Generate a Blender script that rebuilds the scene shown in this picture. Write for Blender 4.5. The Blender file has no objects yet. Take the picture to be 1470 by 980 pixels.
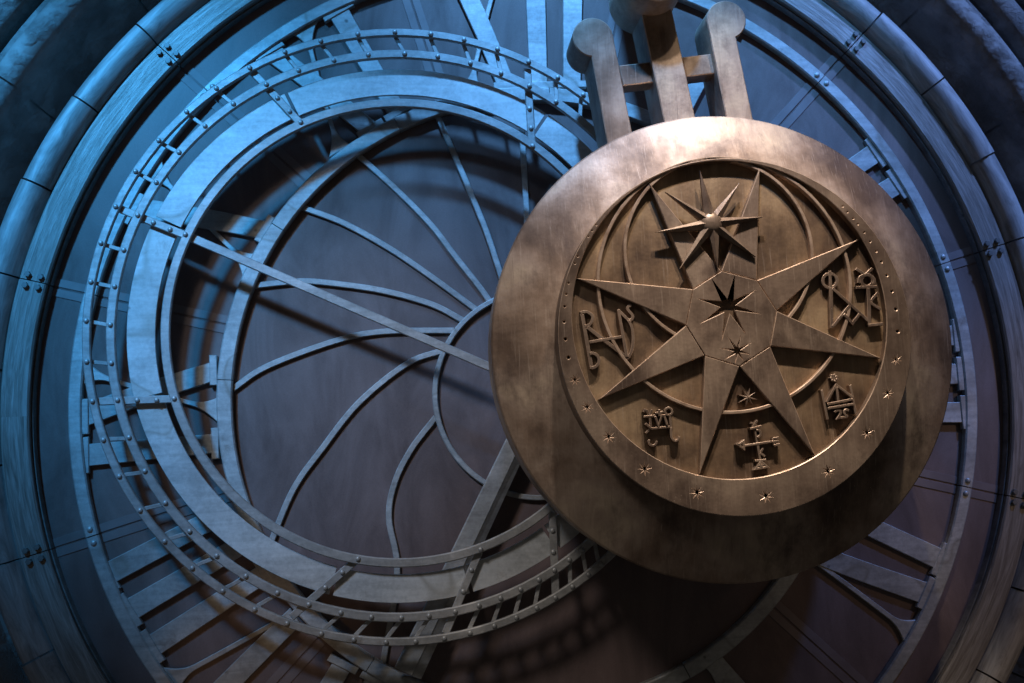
import bpy, bmesh, math, random
from mathutils import Matrix, Vector
random.seed(7)
PI = math.pi
R = math.radians
sc = bpy.context.scene
col = sc.collection
# The clock wall is the world XZ plane. Things are modelled in wall coordinates
# (x right, y up, z out of the wall towards the visitor) and stood up by a 90 degree turn about X.
STAND = (PI / 2, 0, 0)
def W(x, y, z):
    return Vector((x, -z, y))

# ---------------------------------------------------------------- camera
cam = bpy.data.cameras.new('camera')
cam.sensor_width = 36.0
cam.lens = 36.0 * 1501.0 / 1470.0
cam.clip_end = 200
cam_ob = bpy.data.objects.new('camera', cam)
col.objects.link(cam_ob)
yaw, pitch, roll = -0.0893, 0.1080, -0.0513
M_cam = Matrix.Rotation(yaw, 4, 'Y') @ Matrix.Rotation(pitch, 4, 'X') @ Matrix.Rotation(roll, 4, 'Z')
cam_ob.matrix_world = Matrix.Translation(W(-0.5164, -0.2642, 4.5612)) @ Matrix.Rotation(PI / 2, 4, 'X') @ M_cam
sc.camera = cam_ob

# ---------------------------------------------------------------- world and lamps (dark exhibition hall)
world = bpy.data.worlds.new('World')
sc.world = world
world.use_nodes = True
bg = world.node_tree.nodes['Background']
bg.inputs[0].default_value = (0.95, 0.88, 0.82, 1)
bg.inputs[1].default_value = 0.028

def spot(name, loc, aim, color, power, angle, blend=1.0, radius=0.12):
    d = bpy.data.lights.new(name, 'SPOT')
    d.energy = power; d.color = color; d.spot_size = R(angle); d.spot_blend = blend; d.shadow_soft_size = radius
    o = bpy.data.objects.new(name, d)
    col.objects.link(o)
    a, b = W(*loc), W(*aim)
    o.location = a
    o.rotation_euler = (b - a).to_track_quat('-Z', 'Y').to_euler()
    return o
spot('blue_spot_left', (-3.7, 4.7, 4.9), (-1.74, 0.92, 0), (0.06, 0.42, 1.0), 2600, 27.5, 1.0, 0.26)
spot('blue_spot_top', (-0.7, 6.6, 3.9), (0.40, 1.85, 0), (0.12, 0.43, 1.0), 4600, 26, 1.0, 0.2)
spot('violet_spot_right', (4.4, 6.0, 3.6), (2.2, 1.35, 0), (0.19, 0.38, 1.0), 2100, 25, 1.0, 0.2)
spot('warm_spot_right', (1.10, 4.2, 2.62), (0.84, 0.40, 0.75), (1.0, 0.82, 0.64), 600, 25, 0.9, 0.06)
spot('warm_spot_left', (0.32, 4.2, 2.62), (0.60, 0.40, 0.75), (1.0, 0.86, 0.75), 620, 25, 0.9, 0.06)
spot('soft_fill_left', (-2.5, 3.6, 4.1), (-0.52, -0.42, 0), (1.0, 0.90, 0.82), 470, 25.5, 1.0, 0.45)  # added fill that lifts the dial centre and lower ring, not a known lamp
spot('amber_fill_right', (4.6, 1.6, 4.2), (2.25, -0.75, 0), (1.0, 0.66, 0.44), 120, 26, 1.0, 0.2)  # added warm wash on the lower right surround, standing in for lamp spill
spot('amber_fill_low', (-2.8, -2.2, 2.2), (-1.22, -0.98, 0), (1.0, 0.55, 0.22), 22, 17, 1.0, 0.08)  # added amber fill for the lower left slats, in place of warm spill

sc.render.engine = 'CYCLES'
sc.view_settings.view_transform = 'Standard'
sc.view_settings.look = 'None'
sc.view_settings.exposure = 0.2
sc.view_settings.gamma = 1.0
sc.view_settings.use_curve_mapping = False
sc.render.resolution_x = 1024
sc.render.resolution_y = 683

# ---------------------------------------------------------------- materials
class NT:
    def __init__(s, name):
        s.m = bpy.data.materials.new(name); s.m.use_nodes = True
        s.t = s.m.node_tree; s.b = s.t.nodes['Principled BSDF']
    def n(s, kind, **kw):
        x = s.t.nodes.new(kind)
        for k, v in kw.items(): setattr(x, k, v)
        return x
    def l(s, a, b): s.t.links.new(a, b)
    def math(s, op, a, b=None):
        x = s.n('ShaderNodeMath', operation=op)
        for i, v in enumerate((a, b)):
            if v is None: continue
            if isinstance(v, (int, float)): x.inputs[i].default_value = v
            else: s.l(v, x.inputs[i])
        return x.outputs[0]
    def coord(s, scale=(1, 1, 1)):
        c = s.n('ShaderNodeTexCoord'); mp = s.n('ShaderNodeMapping'); mp.inputs['Scale'].default_value = scale
        s.l(c.outputs['Object'], mp.inputs['Vector']); return mp.outputs[0]
    def polar(s, ka, kr):
        # (angle, radius) about the thing's own centre, for grain that runs round a ring
        c = s.n('ShaderNodeTexCoord'); sp = s.n('ShaderNodeSeparateXYZ'); s.l(c.outputs['Object'], sp.inputs[0])
        a = s.math('ARCTAN2', sp.outputs[1], sp.outputs[0])
        r = s.math('SQRT', s.math('ADD', s.math('MULTIPLY', sp.outputs[0], sp.outputs[0]), s.math('MULTIPLY', sp.outputs[1], sp.outputs[1])))
        cb = s.n('ShaderNodeCombineXYZ')
        s.l(s.math('MULTIPLY', a, ka), cb.inputs[0]); s.l(s.math('MULTIPLY', r, kr), cb.inputs[1]); s.l(s.math('MULTIPLY', sp.outputs[2], kr), cb.inputs[2])
        return cb.outputs[0]
    def noise(s, vec, scale, detail=6, rough=0.6, dist=0.0):
        x = s.n('ShaderNodeTexNoise'); x.inputs['Scale'].default_value = scale; x.inputs['Detail'].default_value = detail
        x.inputs['Roughness'].default_value = rough; x.inputs['Distortion'].default_value = dist
        s.l(vec, x.inputs['Vector']); return x.outputs['Fac']
    def ramp(s, fac, stops):
        x = s.n('ShaderNodeValToRGB'); e = x.color_ramp.elements
        while len(e) < len(stops): e.new(0.5)
        for i, (p, c) in enumerate(stops): e[i].position = p; e[i].color = (c[0], c[1], c[2], 1)
        s.l(fac, x.inputs[0]); return x.outputs[0]
    def mix(s, fac, a, b, blend='MIX'):
        x = s.n('ShaderNodeMix', data_type='RGBA', blend_type=blend)
        if isinstance(fac, (int, float)): x.inputs['Factor'].default_value = fac
        else: s.l(fac, x.inputs['Factor'])
        for i, v in ((6, a), (7, b)):
            if isinstance(v, tuple): x.inputs[i].default_value = (*v, 1)
            else: s.l(v, x.inputs[i])
        return x.outputs[2]
    def bump(s, h, strength, dist=0.01):
        x = s.n('ShaderNodeBump'); x.inputs['Strength'].default_value = strength; x.inputs['Distance'].default_value = dist
        s.l(h, x.inputs['Height']); s.l(x.outputs[0], s.b.inputs['Normal'])
    def done(s, colr, metallic, rough):
        if isinstance(colr, tuple): s.b.inputs['Base Color'].default_value = (*colr, 1)
        else: s.l(colr, s.b.inputs['Base Color'])
        s.b.inputs['Metallic'].default_value = metallic
        if isinstance(rough, (int, float)): s.b.inputs['Roughness'].default_value = rough
        else: s.l(rough, s.b.inputs['Roughness'])
        return s.m

def grey_metal(name, lo, hi, spots=True, metallic=0.45, edge=0.5):
    t = NT(name); v = t.coord()
    c = t.ramp(t.noise(v, 3.2, 8, 0.65, 0.4), [(0.32, lo), (0.68, hi)])
    fine = t.noise(v, 55, 4, 0.7)
    c = t.mix(0.35, c, t.ramp(fine, [(0.3, (0.3, 0.3, 0.3)), (0.7, (0.75, 0.75, 0.75))]), 'OVERLAY')
    sm = t.noise(t.coord((3.0, 26, 3.0)), 1.2, 5, 0.65, 0.5)
    c = t.mix(0.30, c, t.ramp(sm, [(0.34, (0.22,) * 3), (0.66, (0.72,) * 3)]), 'OVERLAY')
    rs = t.noise(v, 6.5, 6, 0.7, 0.3)
    c = t.mix(t.ramp(rs, [(0.60, (0, 0, 0)), (0.72, (0.55, 0.55, 0.55))]), c, (0.16, 0.115, 0.08))
    if spots:
        vo = t.n('ShaderNodeTexVoronoi'); vo.inputs['Scale'].default_value = 13; t.l(v, vo.inputs['Vector'])
        d = t.math('ADD', vo.outputs['Distance'], t.math('MULTIPLY', t.noise(v, 30, 3), 0.22))
        sp = t.ramp(d, [(0.15, (1, 1, 1)), (0.24, (0, 0, 0))])
        gate = t.ramp(t.noise(v, 2.1, 2), [(0.54, (0, 0, 0)), (0.62, (1, 1, 1))])
        f = t.n('ShaderNodeMix', data_type='RGBA', blend_type='MULTIPLY'); f.inputs['Factor'].default_value = 1
        t.l(sp, f.inputs[6]); t.l(gate, f.inputs[7])
        c = t.mix(f.outputs[2], c, tuple(x * 0.42 for x in lo))
        # water marks: rings with a darker rim
        w = t.noise(v, 2.0, 2, 0.4, 0.25)
        c = t.mix(t.ramp(w, [(0.575, (0, 0, 0)), (0.592, (0.55, 0.55, 0.55)), (0.606, (0.2, 0.2, 0.2))]), c, (lo[0] * 0.62, lo[1] * 0.55, lo[2] * 0.45))
    t.bump(fine, 0.12, 0.004)
    return t.done(c, metallic, t.ramp(t.noise(v, 9, 5), [(0.3, (edge - .08,) * 3), (0.7, (edge + .12,) * 3)]))

M = {}
M['steel'] = grey_metal('weathered_steel', (0.30, 0.305, 0.30), (0.52, 0.525, 0.51))
M['steel_plain'] = grey_metal('plain_steel', (0.30, 0.30, 0.29), (0.50, 0.49, 0.475), False)
M['steel_dark'] = grey_metal('aged_steel', (0.13, 0.13, 0.125), (0.24, 0.235, 0.225), True, 0.4)
M['band'] = grey_metal('stained_band_metal', (0.42, 0.43, 0.425), (0.66, 0.665, 0.65), True, 0.3)
M['edge_steel'] = grey_metal('rubbed_steel_edge', (0.40, 0.37, 0.33), (0.55, 0.51, 0.46), False, 0.6, 0.35)

def panel_mat():
    t = NT('smoked_panel'); v = t.coord()
    c = t.ramp(t.noise(v, 1.3, 6, 0.6, 0.3), [(0.3, (0.124, 0.088, 0.082)), (0.7, (0.168, 0.120, 0.111))])
    f = t.noise(v, 160, 2, 0.6)
    c = t.mix(0.25, c, t.ramp(f, [(0.3, (0.35,) * 3), (0.7, (0.65,) * 3)]), 'OVERLAY')
    t.bump(f, 0.05, 0.002)
    sme = t.noise(t.coord((1.0, 0.35, 1.0)), 3.4, 7, 0.68, 1.2)
    c = t.mix(0.6, c, t.ramp(sme, [(0.32, (0.26,) * 3), (0.68, (0.74,) * 3)]), 'OVERLAY')
    t.b.inputs['Specular IOR Level'].default_value = 0.5
    return t.done(c, 0.0, t.ramp(sme, [(0.3, (0.30,) * 3), (0.7, (0.50,) * 3)]))
M['panel'] = panel_mat()
def seam_mat():
    t = NT('seam_strip'); v = t.coord()
    return t.done(t.ramp(t.noise(v, 7, 5), [(0.3, (0.15, 0.115, 0.11)), (0.7, (0.21, 0.17, 0.165))]), 0.1, 0.5)
M['seam'] = seam_mat()

def bronze(name, kind):
    t = NT(name); v = t.coord()
    a = t.noise(v, 2.6 if kind != 'dark' else 3.4, 7, 0.58, 0.15)
    if kind == 'light': st = [(0.34, (0.13, 0.084, 0.058)), (0.46, (0.27, 0.190, 0.138)), (0.54, (0.39, 0.295, 0.228)), (0.66, (0.52, 0.41, 0.30))]
    elif kind == 'plate': st = [(0.36, (0.15, 0.105, 0.080)), (0.5, (0.26, 0.190, 0.145)), (0.64, (0.38, 0.290, 0.220))]
    else: st = [(0.36, (0.13, 0.085, 0.058)), (0.5, (0.29, 0.195, 0.122)), (0.64, (0.46, 0.33, 0.205))]
    c = t.ramp(a, st)
    # vertical runs of patina and brushing
    st1 = t.noise(t.coord((9, 1.6, 4)), 2.2, 6, 0.6, 0.8)
    c = t.mix(0.34, c, t.ramp(st1, [(0.32, (0.22, 0.2, 0.19)), (0.68, (0.72, 0.72, 0.72))]), 'OVERLAY')
    gr = t.noise(t.coord((150, 5, 40)), 2.0, 3, 0.6)
    c = t.mix(0.10, c, t.ramp(gr, [(0.3, (0.3,) * 3), (0.7, (0.7,) * 3)]), 'OVERLAY')
    dk = t.noise(t.coord((1.5, 1.0, 1.0)), 3.1, 7, 0.66, 0.15)
    c = t.mix(t.ramp(dk, [(0.50, (0, 0, 0)), (0.66, ((0.42 if kind == 'dark' else 0.78),) * 3)]), c, (0.085, 0.056, 0.044))
    br = t.n('ShaderNodeMapping'); br.inputs['Rotation'].default_value = (0, 0, 0.22); br.inputs['Scale'].default_value = (85, 3.0, 20)
    tc = t.n('ShaderNodeTexCoord'); t.l(tc.outputs['Object'], br.inputs['Vector'])
    scr = t.noise(br.outputs[0], 1.6, 5, 0.7)
    c = t.mix(t.ramp(scr, [(0.57, (0, 0, 0)), (0.70, (0.42, 0.42, 0.42))]), c, (0.50, 0.40, 0.325))
    br2 = t.n('ShaderNodeMapping'); br2.inputs['Rotation'].default_value = (0, 0, -0.9); br2.inputs['Scale'].default_value = (160, 4.0, 20)
    t.l(tc.outputs['Object'], br2.inputs['Vector'])
    scr2 = t.noise(br2.outputs[0], 1.1, 3, 0.6)
    c = t.mix(t.ramp(scr2, [(0.66, (0, 0, 0)), (0.72, (0.45, 0.45, 0.45))]), c, (0.10, 0.07, 0.055))
    # fine pale specks of corrosion
    vo = t.n('ShaderNodeTexVoronoi'); vo.inputs['Scale'].default_value = 75; t.l(v, vo.inputs['Vector'])
    sp = t.ramp(vo.outputs['Distance'], [(0.07, (0.8, 0.8, 0.8)), (0.15, (0, 0, 0))])
    gate = t.ramp(t.noise(v, 3.3, 3), [(0.55, (0, 0, 0)), (0.68, (1, 1, 1))])
    fm = t.n('ShaderNodeMix', data_type='RGBA', blend_type='MULTIPLY'); fm.inputs['Factor'].default_value = 1
    t.l(sp, fm.inputs[6]); t.l(gate, fm.inputs[7])
    c = t.mix(fm.outputs[2], c, (0.52, 0.42, 0.34))
    h = t.math('ADD', t.math('MULTIPLY', scr, 0.5), t.math('MULTIPLY', vo.outputs['Distance'], 0.5))
    t.bump(h, 0.16, 0.004)
    return t.done(c, 0.45 if kind == 'light' else 0.55, t.ramp(t.noise(v, 6, 6, 0.65), [(0.3, (0.40 + (0.12 if kind == 'light' else 0),) * 3), (0.7, (0.58 + (0.12 if kind == 'light' else 0),) * 3)]))
M['bronze'] = bronze('patinated_bronze', 'light')
M['bronze_plate'] = bronze('brown_bronze_plate', 'plate')
M['bronze_floor'] = bronze('dark_bronze', 'dark')
def edge_bronze():
    t = NT('rubbed_bronze_edge'); v = t.coord()
    return t.done(t.ramp(t.noise(v, 20, 4), [(0.3, (0.40, 0.27, 0.19)), (0.6, (0.70, 0.53, 0.41))]), 0.6, 0.36)
M['edge_bronze'] = edge_bronze()

def wood_band():
    t = NT('wood_grained_band'); p = t.polar(2.6, 16)
    a = t.noise(p, 3.0, 8, 0.62, 1.3)
    c = t.ramp(a, [(0.32, (0.15, 0.132, 0.115)), (0.5, (0.245, 0.225, 0.205)), (0.68, (0.36, 0.34, 0.32))])
    g = t.noise(t.polar(20, 130), 1.3, 4, 0.7, 0.6)
    c = t.mix(0.30, c, t.ramp(g, [(0.3, (0.22,) * 3), (0.7, (0.78,) * 3)]), 'OVERLAY')
    t.bump(g, 0.35, 0.006)
    return t.done(c, 0.25, 0.46)
M['wood'] = wood_band()
def roll_mat():
    t = NT('brushed_moulding'); p = t.polar(5, 9)
    c = t.ramp(t.noise(p, 2.2, 7, 0.65, 0.8), [(0.34, (0.22, 0.21, 0.20)), (0.66, (0.48, 0.47, 0.46))])
    g = t.noise(t.polar(3, 90), 1.5, 4, 0.7)
    c = t.mix(0.35, c, t.ramp(g, [(0.3, (0.3,) * 3), (0.7, (0.7,) * 3)]), 'OVERLAY')
    t.bump(g, 0.18, 0.004)
    return t.done(c, 0.3, 0.58)
M['roll'] = roll_mat()
def stone_mat():
    t = NT('painted_stone'); v = t.coord()
    c = t.ramp(t.noise(v, 3.0, 8, 0.65), [(0.34, (0.15, 0.138, 0.128)), (0.66, (0.34, 0.32, 0.30))])
    h = t.noise(v, 42, 6, 0.75)
    gate = t.ramp(t.noise(v, 5.0, 3, 0.6), [(0.40, (0.05,) * 3), (0.56, (1, 1, 1))])
    hh = t.math('MULTIPLY', h, gate)
    t.bump(hh, 0.9, 0.03)
    return t.done(c, 0.0, 0.66)
M['stone'] = stone_mat()
M['dark'] = NT('blackened_iron').done((0.03, 0.028, 0.026), 0.2, 0.6)

# ---------------------------------------------------------------- helpers
def link(name, me, mats, parent=None, loc=None):
    o = bpy.data.objects.new(name, me)
    col.objects.link(o)
    if parent is not None: o.parent = parent
    if loc is not None: o.location = loc
    if not isinstance(mats, (list, tuple)): mats = [mats]
    if len(me.materials) == 0:
        for m in mats: me.materials.append(m)
    return o
def thing(name, label, cat, x=0, y=0):
    o = bpy.data.objects.new(name, None)
    col.objects.link(o)
    o.location = W(x, y, 0); o.rotation_euler = STAND
    o.empty_display_size = 0.2
    o['label'] = label; o['category'] = cat
    return o
def smooth(me, ang=35):
    me.shade_smooth(); me.set_sharp_from_angle(angle=R(ang)); return me
def edge_slots(me, lo=0.15, hi=0.93):
    # slot 1 (rubbed edge) on the narrow chamfers round the front face
    for p in me.polygons:
        if lo < p.normal.z < hi: p.material_index = 1
    return me
def plate(loops, z0, z1, bev=0.003, res=0):
    """Flat plate with holes: closed 2D loops filled, extruded from z0 to z1, chamfered."""
    cu = bpy.data.curves.new('tmp', 'CURVE'); cu.dimensions = '2D'; cu.fill_mode = 'BOTH'
    for lp in loops:
        s = cu.splines.new('POLY'); s.points.add(len(lp) - 1); s.use_cyclic_u = True
        for q, (x, y) in zip(s.points, lp): q.co = (x, y, 0, 1)
    cu.extrude = max((z1 - z0) / 2 - bev, 0.0005); cu.bevel_depth = bev; cu.bevel_resolution = res; cu.offset = -bev
    ob = bpy.data.objects.new('tmp', cu)
    me = bpy.data.meshes.new_from_object(ob)
    bpy.data.objects.remove(ob); bpy.data.curves.remove(cu)
    me.materials.clear()
    for p in me.polygons: p.use_smooth = False
    me.transform(Matrix.Translation((0, 0, (z0 + z1) / 2)))
    return edge_slots(me)
def circle(cx, cy, r, n=96, a0=0):
    return [(cx + r * math.cos(a0 + 2 * PI * i / n), cy + r * math.sin(a0 + 2 * PI * i / n)) for i in range(n)]
def lathe(profile, a0=0, a1=360, n=128, c=(0, 0), full=None):
    """Revolve a closed (r, z) profile about the z axis through c; capped when it is an arc."""
    full = abs(a1 - a0) >= 359.99 if full is None else full
    k = len(profile); vs = []; fs = []
    m = n if full else n + 1
    for i in range(m):
        a = R(a0 + (a1 - a0) * i / n)
        for r, z in profile: vs.append((c[0] + r * math.cos(a), c[1] + r * math.sin(a), z))
    for i in range(n):
        j = (i + 1) % m
        for q in range(k):
            p = (q + 1) % k
            fs.append((i * k + q, j * k + q, j * k + p, i * k + p))
    if not full:
        fs.append(tuple(range(k))[::-1]); fs.append(tuple(n * k + q for q in range(k)))
    me = bpy.data.meshes.new('lathe'); me.from_pydata(vs, [], fs)
    bm = bmesh.new(); bm.from_mesh(me); bmesh.ops.recalc_face_normals(bm, faces=bm.faces); bm.to_mesh(me); bm.free()
    return smooth(me)
def bar_profile(r0, r1, z0, z1, b=0.004):
    return [(r0, z0), (r1, z0), (r1, z1 - b), (r1 - b, z1), (r0 + b, z1), (r0, z1 - b)]
def stroke_loops(pts, w, closed=False):
    """Outline loops of a polyline stroke of width w (mitred)."""
    P = [Vector(p) for p in pts]
    if closed: P = P[:-1]
    n = len(P); Lf = []; Rt = []
    for i in range(n):
        if closed: a, b = P[i] - P[i - 1], P[(i + 1) % n] - P[i]
        else:
            a = P[i] - P[i - 1] if i else P[1] - P[0]
            b = P[i + 1] - P[i] if i < n - 1 else P[-1] - P[-2]
        a = a.normalized(); b = b.normalized()
        t = a + b
        if t.length < 0.2: t = a
        t = t.normalized(); nrm = Vector((-t.y, t.x))
        h = w / 2 / max(0.45, nrm.dot(Vector((-a.y, a.x))))
        Lf.append(tuple(P[i] + nrm * h)); Rt.append(tuple(P[i] - nrm * h))
    if closed: return [Lf, Rt]
    return [Lf + Rt[::-1]]
def resample(pts, k=6):
    """Catmull-Rom through the points."""
    P = [Vector(p) for p in pts]; out = []
    for i in range(len(P) - 1):
        p0 = P[i - 1] if i else P[0] * 2 - P[1]
        p3 = P[i + 2] if i + 2 < len(P) else P[-1] * 2 - P[-2]
        p1, p2 = P[i], P[i + 1]
        for j in range(k):
            t = j / k
            out.append(tuple(0.5 * ((2 * p1) + (p2 - p0) * t + (2 * p0 - 5 * p1 + 4 * p2 - p3) * t * t + (3 * p1 - p0 - 3 * p2 + p3) * t ** 3)))
    out.append(tuple(P[-1])); return out
def dome_mesh(r, h, n=10, hexed=False):
    bm = bmesh.new(); rings = []
    prof = [(1.0, 0.0), (1.0, 0.45), (0.8, 0.75), (0.45, 0.95)] if not hexed else [(1.0, 0.0), (1.0, 0.8), (0.85, 1.0)]
    for k, z in prof: rings.append([bm.verts.new((r * k * math.cos(2 * PI * i / n), r * k * math.sin(2 * PI * i / n), h * z)) for i in range(n)])
    for a, b in zip(rings, rings[1:]):
        for i in range(n): bm.faces.new((a[i], a[(i + 1) % n], b[(i + 1) % n], b[i]))
    if hexed: bm.faces.new(rings[-1])
    else:
        top = bm.verts.new((0, 0, h))
        for i in range(n): bm.faces.new((rings[-1][i], rings[-1][(i + 1) % n], top))
    me = bpy.data.meshes.new('dome'); bm.to_mesh(me); bm.free()
    return smooth(me, 50)
def pol(r, a):
    return (r * math.cos(R(a)), r * math.sin(R(a)))

# ---------------------------------------------------------------- measured outlines (metres, about the pendulum centre, the dial centre or the ring centre)
STAR_TIPS = [(-0.3088, 0.5986), (0.1197, 0.643), (0.4812, 0.3575), (0.5293, -0.0973), (0.2446, -0.4456), (-0.1928, -0.4889), (-0.5471, -0.2011), (-0.6029, 0.2477)]
STAR_NOTCH = [(-0.0573, 0.254), (0.074, 0.214), (0.1407, 0.0968), (0.1054, -0.0323), (-0.0154, -0.1023), (-0.1419, -0.0575), (-0.2045, 0.0571), (-0.1691, 0.1899)]
CUT_BIG = [(-0.0956, 0.2239), (-0.0431, 0.1464), (-0.0091, 0.2339), (-0.0205, 0.1435), (0.0611, 0.1747), (-0.0132, 0.1238), (0.0735, 0.089), (-0.0181, 0.1057), (0.0142, 0.0183), (-0.0375, 0.0934), (-0.0735, 0.0012), (-0.0582, 0.1002), (-0.146, 0.0639), (-0.0711, 0.1182), (-0.1525, 0.1527), (-0.0657, 0.1415)]
CUT_SMALL_TIPS = [(-0.052, 0.0065), (-0.003, 0.0087), (0.0305, -0.0203), (0.0463, -0.0687), (0.015, -0.1113), (-0.0343, -0.1092), (-0.0825, -0.0851), (-0.0824, -0.0347)]
CUT_SMALL_C = (-0.0203, -0.0451)
TOP_TIPS = [(-0.1156, 0.6386), (0.0327, 0.5845), (0.1156, 0.4523), (0.0739, 0.3007), (-0.075, 0.256), (-0.2171, 0.2681), (-0.2989, 0.4072), (-0.252, 0.5583)]
TOP_NOTCH = [(-0.075, 0.4767), (-0.0466, 0.4534), (-0.0448, 0.4176), (-0.0627, 0.3895), (-0.0985, 0.3867), (-0.1276, 0.4097), (-0.1296, 0.4439), (-0.1138, 0.474)]
TOP_C = (-0.0872, 0.4336)
LOW_TIPS = [(0.022, -0.1844), (0.042, -0.2009), (0.0462, -0.2285), (0.0277, -0.2478), (0.001, -0.2507), (-0.0254, -0.2365), (-0.0251, -0.2081), (-0.005, -0.1909)]
LOW_C = (0.01, -0.2201)
HOLES = [(-0.6357, 0.2307, 0.0065), (-0.645, 0.1897, 0.007), (-0.6532, 0.1443, 0.008), (-0.6585, 0.0878, 0.0095), (-0.657, 0.0241, 0.011), (-0.6499, -0.0439, 0.0125), (-0.631, -0.1257, 0.014), (-0.5922, -0.2269, 0.0165), (-0.5197, -0.3376, 0.018), (-0.395, -0.4593, 0.02), (-0.2079, -0.5547, 0.0213), (0.0465, -0.5812, 0.0213), (0.2871, -0.5039, 0.0205), (0.4478, -0.3707, 0.0185), (0.5414, -0.228, 0.0165), (0.5845, -0.1049, 0.014), (0.6007, 0.0008, 0.0125), (0.6005, 0.0849, 0.0115), (0.5922, 0.1534, 0.01), (0.5781, 0.2151, 0.009), (0.5616, 0.2673, 0.008), (0.5449, 0.3088, 0.007), (0.5249, 0.3467, 0.0063), (0.5044, 0.3823, 0.0055), (0.4819, 0.415, 0.005), (0.4659, 0.437, 0.0045), (0.4453, 0.4635, 0.0043), (0.429, 0.4856, 0.004), (-0.598, 0.3308, 0.0055), (-0.6125, 0.3053, 0.006), (-0.5252, 0.4489, 0.004), (-0.5404, 0.4266, 0.0043), (-0.5547, 0.4042, 0.0045)]
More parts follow.
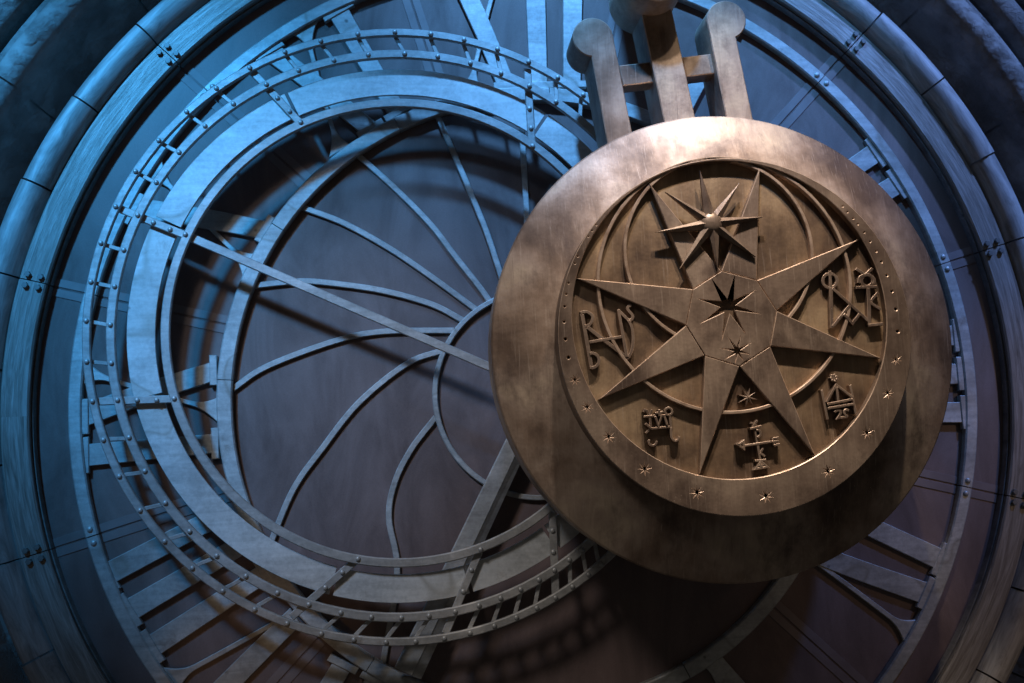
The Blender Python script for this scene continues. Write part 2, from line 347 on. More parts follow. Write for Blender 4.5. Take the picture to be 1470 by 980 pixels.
SIGILS = [[[(-0.5889, 0.1142), (-0.566, -0.0832)], [(-0.5956, 0.1196), (-0.5797, 0.1234), (-0.5669, 0.1211), (-0.5511, 0.1062), (-0.5538, 0.0873), (-0.5658, 0.0735), (-0.5829, 0.0698)], [(-0.5727, 0.0658), (-0.4273, -0.0576)], [(-0.5683, 0.0102), (-0.4413, 0.0254)], [(-0.5695, -0.0323), (-0.5578, -0.0315), (-0.544, -0.0391), (-0.5369, -0.0562), (-0.5429, -0.0739), (-0.5594, -0.0848), (-0.5712, -0.083)], [(-0.4543, 0.1263), (-0.4333, -0.0503)], [(-0.4543, 0.1263), (-0.4182, 0.085)], [(-0.4182, 0.085), (-0.407, 0.0874), (-0.4012, 0.0955), (-0.4039, 0.1068), (-0.4129, 0.1176), (-0.4185, 0.1283), (-0.4143, 0.1373), (-0.4036, 0.1408)], [(-0.4182, 0.085), (-0.4072, 0.0559), (-0.4051, 0.0145), (-0.4125, -0.0264), (-0.4271, -0.0545)]], [[(0.3876, 0.2033), (0.3855, 0.195), (0.3809, 0.1875), (0.3742, 0.1818), (0.3662, 0.1782), (0.3575, 0.1772), (0.3491, 0.1788), (0.3417, 0.183), (0.3361, 0.1892), (0.3329, 0.1969), (0.3322, 0.2054), (0.3343, 0.2137), (0.3389, 0.2211), (0.3455, 0.2269), (0.3535, 0.2305), (0.3622, 0.2315), (0.3707, 0.2299), (0.378, 0.2257), (0.3837, 0.2195), (0.3869, 0.2118), (0.3876, 0.2033)], [(0.362, 0.2417), (0.3606, 0.1784)], [(0.3606, 0.1784), (0.3508, 0.024)], [(0.3655, 0.1753), (0.4983, 0.0419)], [(0.3543, 0.0297), (0.4268, 0.1072)], [(0.4006, 0.0755), (0.4313, 0.0385), (0.4619, 0.0731)], [(0.4648, 0.2468), (0.4998, 0.2214), (0.5297, 0.2458)], [(0.5256, 0.1982), (0.524, 0.1917), (0.5203, 0.1858), (0.5151, 0.1813), (0.5087, 0.1785), (0.5019, 0.1777), (0.4952, 0.179), (0.4894, 0.1822), (0.485, 0.1871), (0.4824, 0.1932), (0.482, 0.1998), (0.4836, 0.2064), (0.4873, 0.2122), (0.4925, 0.2168), (0.4989, 0.2196), (0.5057, 0.2204), (0.5124, 0.2191), (0.5182, 0.2158), (0.5226, 0.2109), (0.5252, 0.2049), (0.5256, 0.1982)], [(0.4694, 0.1909), (0.4753, 0.2108), (0.4898, 0.2196), (0.5037, 0.2218), (0.5197, 0.2172), (0.532, 0.202), (0.5277, 0.1847)], [(0.4572, 0.174), (0.5402, 0.1749)], [(0.5045, 0.1701), (0.4972, 0.0297)], [(0.4917, 0.0289), (0.5484, 0.0321)], [(0.5079, 0.1173), (0.5425, 0.1521)], [(0.5078, 0.116), (0.5476, 0.0878)]], [[(-0.3624, -0.2695), (-0.3609, -0.3173)], [(-0.3608, -0.3168), (-0.2845, -0.3126)], [(-0.2886, -0.2686), (-0.2865, -0.3148)], [(-0.2785, -0.2581), (-0.2802, -0.2638), (-0.2843, -0.2682), (-0.2899, -0.2705), (-0.2959, -0.2703), (-0.3011, -0.2674), (-0.3046, -0.2626), (-0.3055, -0.2568), (-0.3038, -0.2511), (-0.2997, -0.2467), (-0.2941, -0.2444), (-0.2881, -0.2446), (-0.2828, -0.2475), (-0.2794, -0.2523), (-0.2785, -0.2581)], [(-0.3431, -0.2724), (-0.3337, -0.3081), (-0.3172, -0.2673)], [(-0.3109, -0.2676), (-0.3008, -0.3057)], [(-0.3624, -0.2695), (-0.3531, -0.2469)], [(-0.3844, -0.2722), (-0.3429, -0.2704)], [(-0.3836, -0.2557), (-0.3791, -0.2469), (-0.3715, -0.2498), (-0.3695, -0.2589)], [(-0.3424, -0.262), (-0.3121, -0.258)], [(-0.3276, -0.2481), (-0.3262, -0.2732)], [(-0.3627, -0.3141), (-0.3808, -0.2967)], [(-0.3629, -0.3162), (-0.3811, -0.3324)], [(-0.3707, -0.3558), (-0.3726, -0.3658), (-0.368, -0.3747), (-0.3576, -0.3783), (-0.3472, -0.3735), (-0.3426, -0.3623)], [(-0.2865, -0.3148), (-0.2876, -0.3497), (-0.2826, -0.3601), (-0.2738, -0.3654), (-0.2631, -0.3606), (-0.2584, -0.3494)]], [[(0.0273, -0.3344), (0.0374, -0.4485)], [(-0.0207, -0.3962), (0.091, -0.3854)], [(0.0139, -0.3127), (0.0347, -0.3281)], [(0.0372, -0.3056), (0.016, -0.3303)], [(0.0066, -0.3357), (0.0506, -0.3276)], [(0.0299, -0.342), (0.0389, -0.3417), (0.0446, -0.3507), (0.0427, -0.3609), (0.0329, -0.3681)], [(0.0375, -0.4273), (0.0519, -0.4091)], [(0.0377, -0.4248), (0.0569, -0.4385)], [(0.0181, -0.4534), (0.0594, -0.4514)], [(0.0387, -0.4555), (0.0174, -0.4822), (0.0615, -0.4771), (0.0387, -0.4555)], [(0.032, -0.4743), (0.0358, -0.4656), (0.0392, -0.4734), (0.045, -0.466)], [(-0.0476, -0.3859), (-0.0216, -0.4072), (-0.0213, -0.3798), (-0.0415, -0.3926)], [(0.0919, -0.3744), (0.0941, -0.4002)], [(0.0906, -0.3748), (0.1132, -0.3729)], [(0.0922, -0.3872), (0.1122, -0.3854)], [(0.0925, -0.4001), (0.115, -0.3974)]], [[(0.2907, -0.2044), (0.3046, -0.3153)], [(0.4014, -0.1912), (0.4142, -0.2993)], [(0.3052, -0.252), (0.3477, -0.1888), (0.409, -0.2401)], [(0.3484, -0.1966), (0.3502, -0.2533)], [(0.3067, -0.2591), (0.4061, -0.2447)], [(0.3067, -0.2749), (0.407, -0.2627)], [(0.3315, -0.2584), (0.3302, -0.2727)], [(0.3764, -0.2522), (0.3751, -0.267)], [(0.3335, -0.2908), (0.3377, -0.2855), (0.3463, -0.283), (0.3536, -0.2855), (0.3545, -0.2964), (0.3432, -0.3117), (0.3819, -0.3089)], [(0.3873, -0.2871), (0.3793, -0.283), (0.371, -0.2858), (0.3696, -0.2958), (0.3819, -0.3089)]]]
FLOWER_C = (0.3433, -0.1624)
ROD_LEFT = [(-0.4531, 1.1648), (-0.4128, 0.8269), (-0.3099, 0.8697), (-0.3582, 1.2632)]
ROD_RIGHT = [(0.0261, 1.3146), (0.0753, 0.9291), (0.1858, 0.9108), (0.1433, 1.2494)]
ROD_MID = [(-0.2411, 1.3602), (-0.1788, 0.9129), (-0.0516, 0.9292), (-0.1136, 1.3675)]
HEADS = [(-0.4444, 1.2617), (0.1082, 1.326), (-0.1729, 1.4353)]
CROSS = [[(-0.3297, 1.1563), (-0.2081, 1.1695), (-0.1989, 1.084), (-0.3198, 1.0708)], [(-0.0696, 1.1862), (0.0533, 1.1999), (0.0572, 1.1152), (-0.0574, 1.1034)]]
SPOKES = [[(-0.3641, 1.1835), (-0.3014, 1.0318), (-0.2257, 0.8205), (-0.1879, 0.7059), (-0.1382, 0.5226)], [(-0.7525, 1.0991), (-0.594, 0.9419), (-0.4413, 0.7706), (-0.3411, 0.6265), (-0.2416, 0.4875), (-0.2015, 0.4267)], [(-1.0206, 0.8834), (-0.8208, 0.789), (-0.625, 0.6684), (-0.4511, 0.5384), (-0.2617, 0.3863)], [(-1.2379, 0.5352), (-1.0209, 0.5379), (-0.8717, 0.5217), (-0.6641, 0.482), (-0.4564, 0.4152), (-0.3324, 0.3515)], [(-1.3391, 0.079), (-1.1739, 0.1703), (-0.8799, 0.2686), (-0.6709, 0.3013), (-0.3665, 0.2993)], [(-1.1324, -0.5702), (-1.0764, -0.3619), (-0.9494, -0.1946), (-0.7857, -0.0036), (-0.5724, 0.1553), (-0.4339, 0.2173)], [(-0.5836, -0.8954), (-0.6494, -0.7408), (-0.6757, -0.5056), (-0.6441, -0.354), (-0.5663, -0.2139), (-0.468, -0.0853)], [(-0.0112, 1.0912), (-0.0111, 0.8913), (-0.0119, 0.7705), (-0.0197, 0.5997), (-0.031, 0.4439)]]
RUNGS = [(44.5, 41.7), (50.2, 47.7), (56.2, 53.8), (62.6, 60.3), (69.1, 66.8), (75.8, 73.5), (82.3, 80.4), (89.2, 87.3), (96.3, 94.8), (103.5, 102.0), (110.6, 109.5), (117.9, 116.7), (125.3, 124.5), (132.4, 131.8), (139.9, 139.3), (147.1, 146.9), (154.6, 154.5), (161.9, 162.0), (169.3, 169.5), (176.5, 177.2), (184.0, 184.8), (191.3, 192.2), (198.6, 199.9), (205.8, 207.2), (213.0, 214.6), (220.1, 221.9), (227.0, 229.0), (233.8, 235.9), (240.4, 242.8), (246.7, 249.3), (253.1, 255.7), (259.0, 261.7), (264.8, 267.5), (270.1, 272.9), (275.3, 278.1), (280.0, 282.9), (284.6, 287.4), (288.9, 291.7), (293.0, 295.8), (296.9, 299.4), (300.6, 303.0), (304.3, 306.2), (307.3, 309.4)]
CROSSBARS = [[(-1.1692, 0.5556), (-1.0798, 0.516), (-1.0133, 0.483), (-0.9455, 0.4514), (-0.8796, 0.4239)], [(-0.6028, 1.1384), (-0.5356, 1.066), (-0.4911, 1.0066), (-0.4418, 0.9469), (-0.3938, 0.891)], [(0.5866, 1.13), (0.584, 1.0248), (0.5857, 0.9362), (0.588, 0.8492), (0.588, 0.7626)], [(-1.2576, -0.2514), (-1.1605, -0.2503), (-1.0876, -0.2537), (-1.0103, -0.2573), (-0.9355, -0.2551)], [(-0.5029, -1.1665), (-0.4152, -1.1006), (-0.3538, -1.0492), (-0.2836, -0.9924), (-0.2173, -0.9407)], [(0.1189, -1.2748), (0.1673, -1.1731), (0.2034, -1.0989), (0.2416, -1.0144), (0.2827, -0.9321)], [(0.585, -1.1545), (0.5869, -1.0419), (0.5842, -0.9619), (0.5861, -0.8744), (0.591, -0.7862)]]

# ================================================================ stone arch round the clock
arch = thing('stone_archway', 'dark moulded stone arch with rough worn rolls framing the round clock', 'archway')
def roll_pts(cr, cz, rad, a0, a1, n):
    return [(cr + rad * math.cos(R(a0 + (a1 - a0) * i / n)), cz + rad * math.sin(R(a0 + (a1 - a0) * i / n))) for i in range(n + 1)]
stone_prof = [(2.408, -0.6), (2.410, -0.42), (2.452, -0.40), (2.466, -0.32), (2.540, -0.28), (2.580, -0.16), (2.592, 0.0)] + roll_pts(2.655, 0.055, 0.062, 200, 8, 11) \
    + [(2.726, 0.052), (2.752, 0.046), (2.758, -0.035), (2.800, -0.05)] + roll_pts(2.868, 0.02, 0.064, 190, 15, 9) + [(2.945, 0.02), (2.955, -0.05), (3.0, -0.05)] \
    + roll_pts(3.07, 0.0, 0.07, 185, 10, 8) + [(3.5, 0.0), (3.5, -0.6)]
for k in range(24):
    a = 42.3 + 15 * k
    dz = random.uniform(-0.005, 0.005); dr = random.uniform(-0.004, 0.004)
    me = lathe([(r + dr, z + (dz if z > -0.5 else 0)) for r, z in stone_prof], a + 0.10, a + 14.90, 14)
    link('stone_block', me, M['stone'], arch)

link('joint_filler', lathe([(r + (0.012 if z < 0 else 0.0), z - 0.016) for r, z in stone_prof], n=192), M['stone'], arch)

# ================================================================ metal surround: flat band with bolts, roll moulding
sur = thing('clock_surround', 'round metal surround of bolted flat bands and rounded moulding about the dial', 'surround')
bolt_me = dome_mesh(0.0135, 0.017, 6, True)
bolt_me.materials.append(M['steel_dark'])
for k in range(12):
    a = 15 + 30 * k
    dz = random.uniform(0, 0.004)
    me = lathe([(2.151, -0.12), (2.266, -0.12), (2.266, 0.028 + dz), (2.262, 0.032 + dz), (2.158, 0.034 + dz), (2.151, 0.027 + dz)], a + 0.06, a + 29.94, 48)
    seg = link('band_segment', me, M['wood'], sur)
    lip = lathe([(2.141, -0.12), (2.1505, -0.12), (2.1505, 0.005), (2.148, 0.008), (2.143, 0.008), (2.141, 0.004)], a + 0.06, a + 29.94, 48)
    link('inner_lip', lip, M['steel_dark'], seg)
    for s in (0.62, 29.38):
        for rr in (2.180, 2.232):
            x, y = pol(rr + random.uniform(-.003, .003), a + s + random.uniform(-.05, .05))
            link('bolt', bolt_me, M['steel_dark'], seg, (x, y, 0.032 + dz))
for k in range(36):
    a = 15 + 10 * k
    dr = random.uniform(-0.005, 0.004); dz = random.uniform(-0.004, 0.006)
    pr = [(2.268, -0.15), (2.268, 0.018), (2.273, 0.028), (2.281, 0.056), (2.293, 0.080), (2.310, 0.095), (2.328, 0.100), (2.346, 0.095), (2.360, 0.080), (2.369, 0.055), (2.371, -0.15)]
    pr = [(2.268 + (r - 2.268) * 1.26, z if z < 0.03 else 0.03 + (z - 0.03) * 0.8) for r, z in pr]
    pr = [(r + (dr if i > 2 else 0), z + (dz if 1 < i < 10 else 0)) for i, (r, z) in enumerate(pr)]
    link('moulding_segment', lathe(pr, a + 0.10, a + 9.90, 12), M['roll'], sur)

# ================================================================ clock face
face = thing('wall_clock', 'large clock dial with roman numerals, dark panels and curved steel spokes', 'clock')
for k in range(12):
    a0 = 15 + 30 * k
    lp = [pol(2.20, a0 + 0.008 + 29.984 * i / 24) for i in range(25)] + [pol(1.36, a0 + 29.992 - 29.984 * i / 24) for i in range(25)]
    link('dial_panel', plate([lp], -0.05, -0.03, 0.0005), M['panel'], face)
link('dial_centre', plate([circle(0, 0, 1.359, 128)], -0.05, -0.0302, 0.0005), M['panel'], face)
for k in range(12):
    a = 15 + 30 * k
    n = Vector(pol(1, a)); t = Vector((-n.y, n.x))
    for off, w in ((-0.022, 0.034), (0.022, 0.034)):
        q = [n * 1.36 + t * (off - w / 2), n * 2.14 + t * (off - w / 2), n * 2.14 + t * (off + w / 2), n * 1.36 + t * (off + w / 2)]
        link('seam_strip', plate([[tuple(v) for v in q]], -0.0295, -0.0265, 0.0006), M['seam'], face)
rivet_me = dome_mesh(0.0125, 0.011, 10); rivet_me.materials.append(M['steel'])
small_rivet_me = dome_mesh(0.0105, 0.010, 10); small_rivet_me.materials.append(M['steel'])
def ring_segments(name, r0, r1, z0, z1, step, off, mat, rivets):
    for k in range(round(360 / step)):
        a = off + step * k
        o = link(name, lathe(bar_profile(r0, r1, z0, z1 + random.uniform(0, .003), 0.006), a + 0.07, a + step - 0.07, max(8, int(step * 1.4))), mat, face)
        if rivets:
            for s in (0.85, step - 0.85):
                x, y = pol((r0 + r1) / 2, a + s)
                link('rivet', rivet_me, M['steel'], o, (x, y, z1))
ring_segments('outer_ring', 1.947, 2.002, -0.0285, 0.006, 30, 15, M['steel'], True)
ring_segments('middle_ring', 1.322, 1.388, -0.0285, 0.010, 30, 25, M['steel'], False)
link('hub_ring', lathe(bar_profile(0.444, 0.468, -0.0285, -0.006)), M['steel'], face)
link('hub_boss', lathe([(0.0001, -0.03), (0.16, -0.03), (0.16, 0.02), (0.13, 0.05), (0.0001, 0.06)], n=48), M['steel_dark'], face)
def clampr(p, r):
    v = Vector(p); return tuple(v.normalized() * r)
for s in SPOKES:
    pts = resample([clampr(s[0], 1.326)] + s[1:-1] + [clampr(s[-1], 0.464)], 7)
    link('spoke', plate(stroke_loops(pts, 0.026), -0.0285, -0.012, 0.003), [M['steel_plain'], M['steel']], face)
for a in (-12, 18, 52):                                    # spokes on the side behind the pendulum
    pts = resample([pol(1.326, a), pol(0.95, a + 16), pol(0.464, a + 28)], 9)
    link('spoke', plate(stroke_loops(pts, 0.026), -0.0285, -0.012, 0.003), [M['steel_plain'], M['steel']], face)

YI, YO = 1.383, 1.950
def glyph_quads(ch, x):
    """strokes of one roman letter, left edge at x, in (tangential, radial) units"""
    out = []
    if ch == 'I':
        c = x + 0.0825
        out.append(('stroke', [(c - .044, YI), (c + .044, YI), (c + .044, YO), (c - .044, YO)]))
        out.append(('serif', [(c - .072, YO - .030), (c + .072, YO - .030), (c + .072, YO), (c - .072, YO)]))
        out.append(('serif', [(c - .072, YI), (c + .072, YI), (c + .072, YI + .032), (c - .072, YI + .032)]))
        return out, 0.165
    def flared(x0, x1, w, fl_top, fl_bot):
        # stroke from (x0, YO) down to (x1, YI) with bracketed ends
        L, Rr = [], []
        for i in range(25):
            t = i / 24
            xx = x0 + (x1 - x0) * t; yy = YO + (YI - YO) * t
            e = 0
            if fl_top: e += fl_top * max(0, 1 - t / 0.2) ** 2
            if fl_bot: e += fl_bot * max(0, 1 - (1 - t) / 0.2) ** 2
            L.append((xx - w / 2 - e, yy)); Rr.append((xx + w / 2 + e, yy))
        return L + Rr[::-1]
    if ch == 'V':
        out.append(('stroke', flared(x + .07, x + .150, .092, 0, 0)))
        out.append(('thin_stroke', flared(x + .245, x + .172, .022, .05, 0)))
        out.append(('serif', [(x, YO - .030), (x + .140, YO - .030), (x + .140, YO), (x, YO)]))
        return out, 0.31
    out.append(('stroke', flared(x + .07, x + .255, .092, 0, 0)))
    out.append(('thin_stroke', flared(x + .255, x + .07, .022, .05, .05)))
    out.append(('serif', [(x, YO - .030), (x + .140, YO - .030), (x + .140, YO), (x, YO)]))
    out.append(('serif', [(x + .185, YI), (x + .325, YI), (x + .325, YI + .032), (x + .185, YI + .032)]))
    return out, 0.325
NUM = ['XII', 'I', 'II', 'III', 'IV', 'V', 'VI', 'VII', 'VIII', 'IX', 'X', 'XI']
for h, txt in enumerate(NUM):
    th = R(90 - 30 * h); n = Vector((math.cos(th), math.sin(th))); t = Vector((math.sin(th), -math.cos(th)))
    wtot = sum(0.165 if c == 'I' else (0.31 if c == 'V' else 0.325) for c in txt)
    x = -wtot / 2
    e = bpy.data.objects.new('roman_numeral', None); col.objects.link(e); e.parent = face; e.empty_display_size = 0.1
    e['label'] = 'steel roman numeral ' + txt
    for i, c in enumerate(txt):
        qs, adv = glyph_quads(c, x)
        for j, (nm, q) in enumerate(qs):
            lp = [tuple(n * (yy if YI < yy < YO else yy + (0 if yy <= YI else 0)) + t * (xx * (0.55 + 0.45 * yy / 1.67))) for xx, yy in q]
            top = {'stroke': -0.008, 'thin_stroke': -0.012, 'serif': -0.003}[nm] + 0.0006 * (j + 3 * (i % 3))
            link(nm, plate([lp], -0.029, top, 0.003), [M['steel'], M['steel_plain']], e)
        x += adv

# ================================================================ clock hand
hand = thing('clock_hand', 'flat blue-lit steel clock hand slanting down behind the riveted ring', 'clock hand')
d = Vector((-0.477, -0.879)); p = Vector((0.879, -0.477))
def hp(r, o): return tuple(d * r + p * o)
link('blade', plate([[hp(-0.15, -.045), hp(1.30, -.060), hp(1.30, .022), hp(-0.15, .018)]], 0.055, 0.085, 0.004), [M['steel_plain'], M['steel']], hand)
bmf = bpy.data.meshes.new('side'); q = [hp(-0.15, .0185), hp(1.30, .0225), hp(1.30, .062), hp(-0.15, .048)]
bmf.from_pydata([(*q[0], .082), (*q[1], .082), (*q[2], .060), (*q[3], .060), (*q[0], .045), (*q[1], .045), (*q[2], .045), (*q[3], .045)], [], [(3, 2, 1, 0), (0, 1, 5, 4), (2, 3, 7, 6), (1, 2, 6, 5), (3, 0, 4, 7), (4, 5, 6, 7)])
link('bevelled_edge', bmf, M['steel_plain'], hand)
link('collar', lathe([(0.0001, 0.03), (0.12, 0.03), (0.12, 0.09), (0.0001, 0.1)], n=40), M['steel_dark'], hand)

# ================================================================ riveted eccentric ring in front of the dial
LX, LY = -0.5819, 0.2894
ring = thing('riveted_ring', 'off-centre steel ring with ladder rungs, rivets and a broad curved band', 'ring', LX, LY)
ZB, ZT = 0.185, 0.205
R1, R2, R3 = 1.283, 1.1865, 0.9687
link('outer_rail', lathe(bar_profile(R1 - .0165, R1 + .0165, ZB, ZT)), M['steel_plain'], ring)
link('inner_rail', lathe(bar_profile(R2 - .0185, R2 + .0185, ZB, ZT)), M['steel_plain'], ring)
link('band_rail', lathe(bar_profile(R3 - .0185, R3 + .0185, ZB, ZT)), M['steel_plain'], ring)
extra = []
a1 = 307.3
while a1 < 398: 
    a1 += 3.3 + 2.2 * max(0, min(1, (a1 - 310) / 80)); extra.append((a1, a1 + 1.2))
allr = RUNGS + extra[:-1]
CB_R1 = [math.degrees(math.atan2(b[0][1], b[0][0])) % 360 for b in CROSSBARS]
for a, b in allr:
    p1, p2 = Vector(pol(R1 - .010, a)), Vector(pol(R2 + .010, b))
    if min(abs((a - c + 180) % 360 - 180) for c in CB_R1) > 1.5:
        link('rung', plate(stroke_loops([p1, p2], 0.0165), 0.172, 0.1835, 0.002), [M['steel_plain'], M['steel_plain']], ring)
    for (x, y) in (pol(R1, a), pol(R2, b)):
        link('rivet', small_rivet_me, M['steel'], ring, (x, y, ZT - 0.001))
def crossbar(pts, w=0.032, riv=True):
    a, b = Vector(pts[0]), Vector(pts[-1]); dd = (b - a).normalized()
    link('cross_bar', plate(stroke_loops([a + dd * .012, b - dd * .012], w), 0.164, 0.1838, 0.003), [M['steel_plain'], M['steel_plain']], ring)
    if riv:
        for q in pts[2:]:
            link('rivet', small_rivet_me, M['steel'], ring, (q[0], q[1], (ZT if q is pts[-1] else 0.1838) - 0.001))
for b in CROSSBARS: crossbar(b)
C0 = Vector((-LX, -LY))
def hit(ang, rr):                                                     # on the line from the dial centre at this angle, at radius rr of the ring
    u = Vector(pol(1, ang)); bq = C0.dot(u); cq = C0.length_squared - rr * rr
    return tuple(C0 + u * (-bq + math.sqrt(bq * bq - cq)))
hidden = []
for ang in (0, 45, -45):
    pts = [hit(ang, r) for r in (R1, R2, 1.11, 1.045, R3)]; hidden.append(pts); crossbar(pts)
link('arm', plate(stroke_loops([Vector(CROSSBARS[0][-1]), C0 * 1.0], 0.036), 0.164, 0.1842, 0.003), [M['steel_plain'], M['steel_plain']], ring)
link('arm_boss', lathe([(0.0001, 0.105), (0.10, 0.105), (0.10, 0.20), (0.0001, 0.21)], n=40, c=tuple(C0)), M['steel_dark'], ring)
angs = sorted(math.degrees(math.atan2(b[3][1], b[3][0])) % 360 for b in CROSSBARS + hidden)
for i, a in enumerate(angs):
    b = angs[(i + 1) % len(angs)]
    if b < a: b += 360
    dz = random.uniform(-.003, .001)
    me = lathe(bar_profile(1.0186, 1.134, 0.150 + dz, 0.1615 + dz, 0.002), a - 0.8, b - 1.6, max(10, int((b - a) * .8)))
    link('curved_panel', me, M['band'], ring)

# ================================================================ pendulum
PX, PY = 0.674, 0.122
pen = thing('pendulum', 'big round bronze pendulum bob with star relief, symbols and three rods', 'pendulum', PX, PY)
rim = [(0.60, 0.36), (0.885, 0.36), (0.905, 0.375), (0.9165, 0.40), (0.9165, 0.592), (0.9105, 0.599)]
rim += [(0.9105 - 0.2905 * i / 6, 0.599 + 0.122 * i / 6) for i in range(1, 7)]
rim += [(0.60, 0.718)]
link('rim', smooth(lathe(rim, n=192), 24), M['bronze'], pen)
link('back_plate', plate([circle(0, 0, 0.602, 96)], 0.40, 0.700, 0.003), M['dark'], pen)
CE = (-0.016, 0.017, 0.668); CI = (-0.0335, 0.0795, 0.5955)
def star8(cx, cy, r, k=0.36, rot=0.2, n=8):
    return [(cx + (r if i % 2 == 0 else r * k) * math.cos(rot + PI * i / n), cy + (r if i % 2 == 0 else r * k) * math.sin(rot + PI * i / n)) for i in range(2 * n)]
floor_ = link('recess_floor', plate([circle(CI[0], CI[1], CI[2] + 0.006, 128)], 0.66, 0.768, 0.001), M['bronze_floor'], pen)
loops = [circle(CE[0], CE[1], CE[2], 192), circle(CI[0], CI[1], CI[2], 192)]
fit_holes = []
for hx, hy, hr in HOLES:
    v = Vector((hx - CI[0], hy - CI[1])); u = v.normalized()
    # distance along u from the inner circle's centre to the outer edge
    w = Vector((CI[0] - CE[0], CI[1] - CE[1])); bq = w.dot(u)
    ro = -bq + math.sqrt(bq * bq - w.length_squared + CE[2] ** 2)
    room = ro - CI[2]
    hr = min(hr, room * 0.30)
    rr = min(max(v.length, CI[2] + hr + room * .2), ro - hr - room * .2)
    if hr > 0.002: fit_holes.append((CI[0] + u.x * rr, CI[1] + u.y * rr, hr))
HOLES = fit_holes
holes = [star8(hx, hy, hr * 0.72, 0.36, random.random()) if hr > 0.0125 else circle(hx, hy, max(hr * .5, .0025), 10) for hx, hy, hr in HOLES]
link('crescent_plate', plate(loops + holes, 0.66, 0.80, 0.0028), [M['bronze_plate'], M['edge_bronze']], pen)
# flare scratches round the pierced stars
for hx, hy, hr in HOLES:
    if hr < 0.0155: continue
    for k in range(8):
        a = k * PI / 4 + 0.3 + random.uniform(-.15, .15); u = Vector((math.cos(a), math.sin(a))); c = Vector((hx, hy))
        l0, l1 = hr * 0.8, hr * random.uniform(1.0, 1.35)
        link('ray', plate(stroke_loops([c + u * l0, c + u * l1], 0.0009), 0.7985, 0.8003, 0.0001), M['bronze_plate'], pen)
# nested thin hoops, tangent near the top
for cx, cy, r in ((-0.0426, 0.2083, 0.4804), (-0.0578, 0.3295, 0.3572)):
    link('hoop', lathe(bar_profile(r - .0062, r + .0062, 0.735, 0.792, 0.002), n=128, c=(cx, cy)), [M['edge_bronze']], pen)
# great eight-pointed star: eight blades and an octagonal heart with two pierced stars
tips, notch = [Vector(v) for v in STAR_TIPS], [Vector(v) for v in STAR_NOTCH]
for i in range(8):
    tp = tips[i]; a, b = notch[i - 1], notch[i]
    g = 0.0012
    m_ = (a + b) / 2; u = (tp - m_).normalized() * g
    link('star_blade', plate([[tuple(a + u), tuple(b + u), tuple(tp)]], 0.735, 0.7975 + 0.0012 * (i % 2), 0.003), [M['bronze_plate'], M['edge_bronze']], pen)
cc = Vector(CUT_SMALL_C); cs = [cc + (Vector(v) - cc) * f for v, f in zip(CUT_SMALL_TIPS, (0.85, 0.85, 0.85, 0.62, 0.50, 0.58, 0.62, 0.80))]; small = []
cbg = Vector((-0.0395, 0.118)); CUT_BIG = [tuple(cbg + (Vector(v) - cbg) * 0.94) for v in CUT_BIG]
for i in range(8):
    small.append(tuple(cs[i])); m_ = (cs[i] - cc).normalized() + (cs[(i + 1) % 8] - cc).normalized()
    small.append(tuple(cc + m_.normalized() * 0.0115))
link('star_heart', plate([[tuple(v) for v in notch], CUT_BIG, small], 0.735, 0.7992, 0.002), [M['bronze_plate'], M['edge_bronze']], pen)
link('star_backing', plate([[tuple(v * 0.985 + cbg * 0.015) for v in notch]], 0.742, 0.781, 0.001), M['bronze_floor'], pen)
# faceted stars standing proud
def faceted_star(name, tp, nt, c, z0, zt, zn, zc, parent, boss=0):
    c = Vector(c); n = len(tp); vs = []; fs = []
    outl = []
    for i in range(n): outl += [(*tp[i], zt), (*nt[i], zn)]
    m = len(outl)
    vs = outl + [(x, y, z0) for x, y, z in outl] + [(c.x, c.y, zc)]
    for i in range(m):
        j = (i + 1) % m
        fs.append((i, j, 2 * m)); fs.append((j, i, m + i, m + j))
    me = bpy.data.meshes.new(name); me.from_pydata(vs, [], fs)
    bm = bmesh.new(); bm.from_mesh(me); bmesh.ops.recalc_face_normals(bm, faces=bm.faces); bm.to_mesh(me); bm.free()
    return link(name, me, M['bronze_plate'], parent)
ts = faceted_star('raised_star', TOP_TIPS, TOP_NOTCH, TOP_C, 0.80, 0.812, 0.818, 0.836, pen)
link('boss', lathe([(0.0001, 0.814)] + [(0.042 * math.cos(R(a)), 0.816 + 0.022 * math.sin(R(a))) for a in range(0, 90, 15)] + [(0.0001, 0.838)], n=28, c=TOP_C), M['bronze_plate'], ts)
lc = Vector(LOW_C); lt = [Vector(v) for v in LOW_TIPS]
ln = [tuple(lc + ((lt[i] - lc).normalized() + (lt[(i + 1) % 8] - lc).normalized()).normalized() * 0.009) for i in range(8)]
faceted_star('small_star', LOW_TIPS, ln, LOW_C, 0.740, 0.786, 0.789, 0.794, pen)
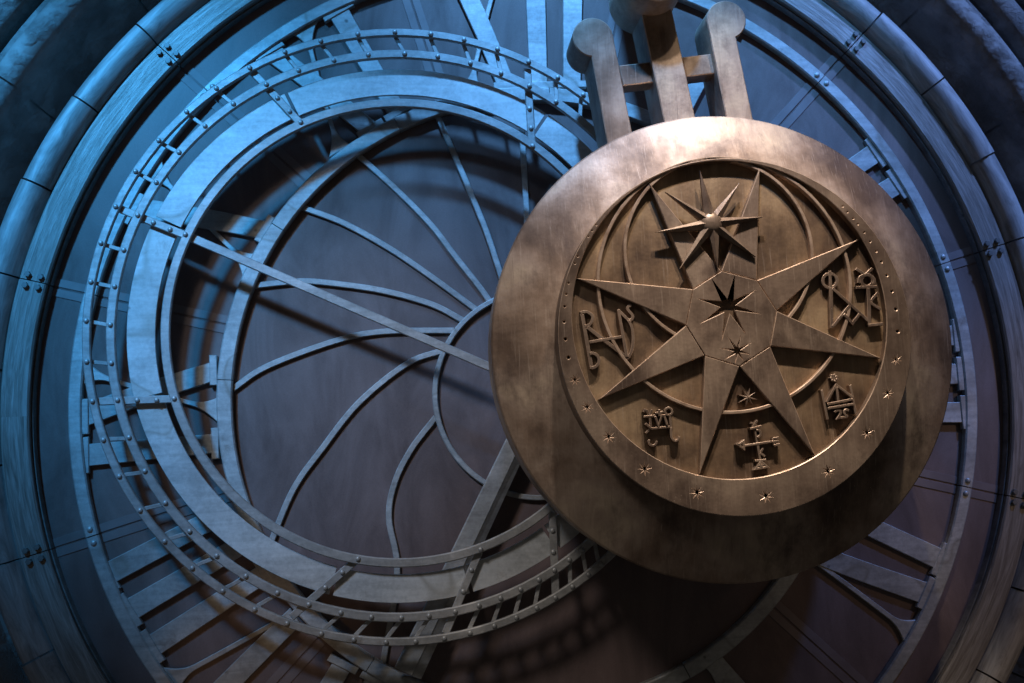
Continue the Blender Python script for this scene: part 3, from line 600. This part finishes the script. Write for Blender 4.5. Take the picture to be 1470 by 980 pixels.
# cast symbols
SYM = ['symbol of joined letters R and S beside a reversed A', 'symbol of a struck circle, zigzag and horned ring over a K', 'small symbol of a crossed box with a ring and hooks', 'symbol of a cross with letters on its ends', 'symbol of a gable between two posts over mirrored twos']
SW = [0.0108, 0.0108, 0.0080, 0.0080, 0.0088]
for k, strokes in enumerate(SIGILS):
    e = bpy.data.objects.new('symbol', None); col.objects.link(e); e.parent = pen; e['label'] = SYM[k]; e.empty_display_size = 0.05
    for j, s in enumerate(strokes):
        closed = len(s) > 3 and (Vector(s[0]) - Vector(s[-1])).length < 1e-3
        q = s if len(s) <= 4 or closed else resample(s, 4)
        if k == 4 and j == 8: q = resample(s[:6], 4) + [s[6]]
        link('stroke', plate(stroke_loops(q, SW[k] * (1.25 if len(s) == 2 and j in (0, 2, 10) and k < 2 else 1), closed), 0.740, 0.789 + 0.0011 * (j % 6) + (0.0 if k < 2 else 0.004), 0.0011), [M['bronze_plate'], M['edge_bronze']], e)
    if k == 4:
        for i in range(7):
            a = 2 * PI * i / 7 + 0.4; u = Vector((math.cos(a), math.sin(a))); c = Vector(FLOWER_C)
            link('petal', plate([circle(*(c + u * 0.0115), 0.0048, 10)], 0.740, 0.789 + .0008 * i, 0.0014), [M['bronze_plate'], M['edge_bronze']], e)
        link('petal_stem', plate([circle(*FLOWER_C, 0.0078, 10)], 0.740, 0.7882, 0.001), [M['bronze_plate'], M['edge_bronze']], e)
# rods
def rod(quad, head, hr, z0, z1):
    """rod and round head cut from one plate"""
    a, b, c, d_ = [Vector(v) for v in quad]; H = Vector(head)
    def meet(p, q):
        u = (q - p).normalized(); w = p - H; bq = w.dot(u); disc = bq * bq - w.length_squared + hr * hr
        return p + u * (-bq - math.sqrt(disc)) if disc > 0 else H + (p + u * -bq - H).normalized() * hr
    bl, br = b + (b - a).normalized() * 0.30, c + (c - d_).normalized() * 0.30
    m1, m2 = meet(bl, a), meet(br, d_)
    a1 = math.atan2(m1.y - H.y, m1.x - H.x); a2 = math.atan2(m2.y - H.y, m2.x - H.x)
    while a2 > a1: a2 -= 2 * PI
    arc = [(H.x + hr * math.cos(a1 + (a2 - a1) * i / 40), H.y + hr * math.sin(a1 + (a2 - a1) * i / 40)) for i in range(41)]
    return link('rod', plate([[tuple(bl)] + arc + [tuple(br)]], z0, z1, 0.004), [M['bronze'], M['edge_bronze']], pen)
rod(ROD_LEFT, HEADS[0], 0.0815, 0.375, 0.572)
rod(ROD_RIGHT, HEADS[1], 0.0815, 0.375, 0.572)
HM = (-0.199, 1.480)
mid = rod(ROD_MID, HM, 0.120, 0.375, 0.572)
link('rod_head', plate([circle(HM[0], HM[1], 0.133, 48)], 0.372, 0.71, 0.004), [M['bronze'], M['edge_bronze']], mid)
link('hanger', plate([[(-0.262, 1.50), (-0.135, 1.50), (-0.32, 2.9), (-0.45, 2.9)]], 0.40, 0.56, 0.004), [M['bronze'], M['edge_bronze']], mid)
for q in CROSS:
    c = sum((Vector(v) for v in q), Vector((0, 0))) / 4
    ext = [tuple(c + Vector(((Vector(v) - c).x * 1.12, (Vector(v) - c).y))) for v in q]
    link('cross_piece', plate([ext], 0.44, 0.535, 0.004), [M['bronze_plate'], M['edge_bronze']], pen)
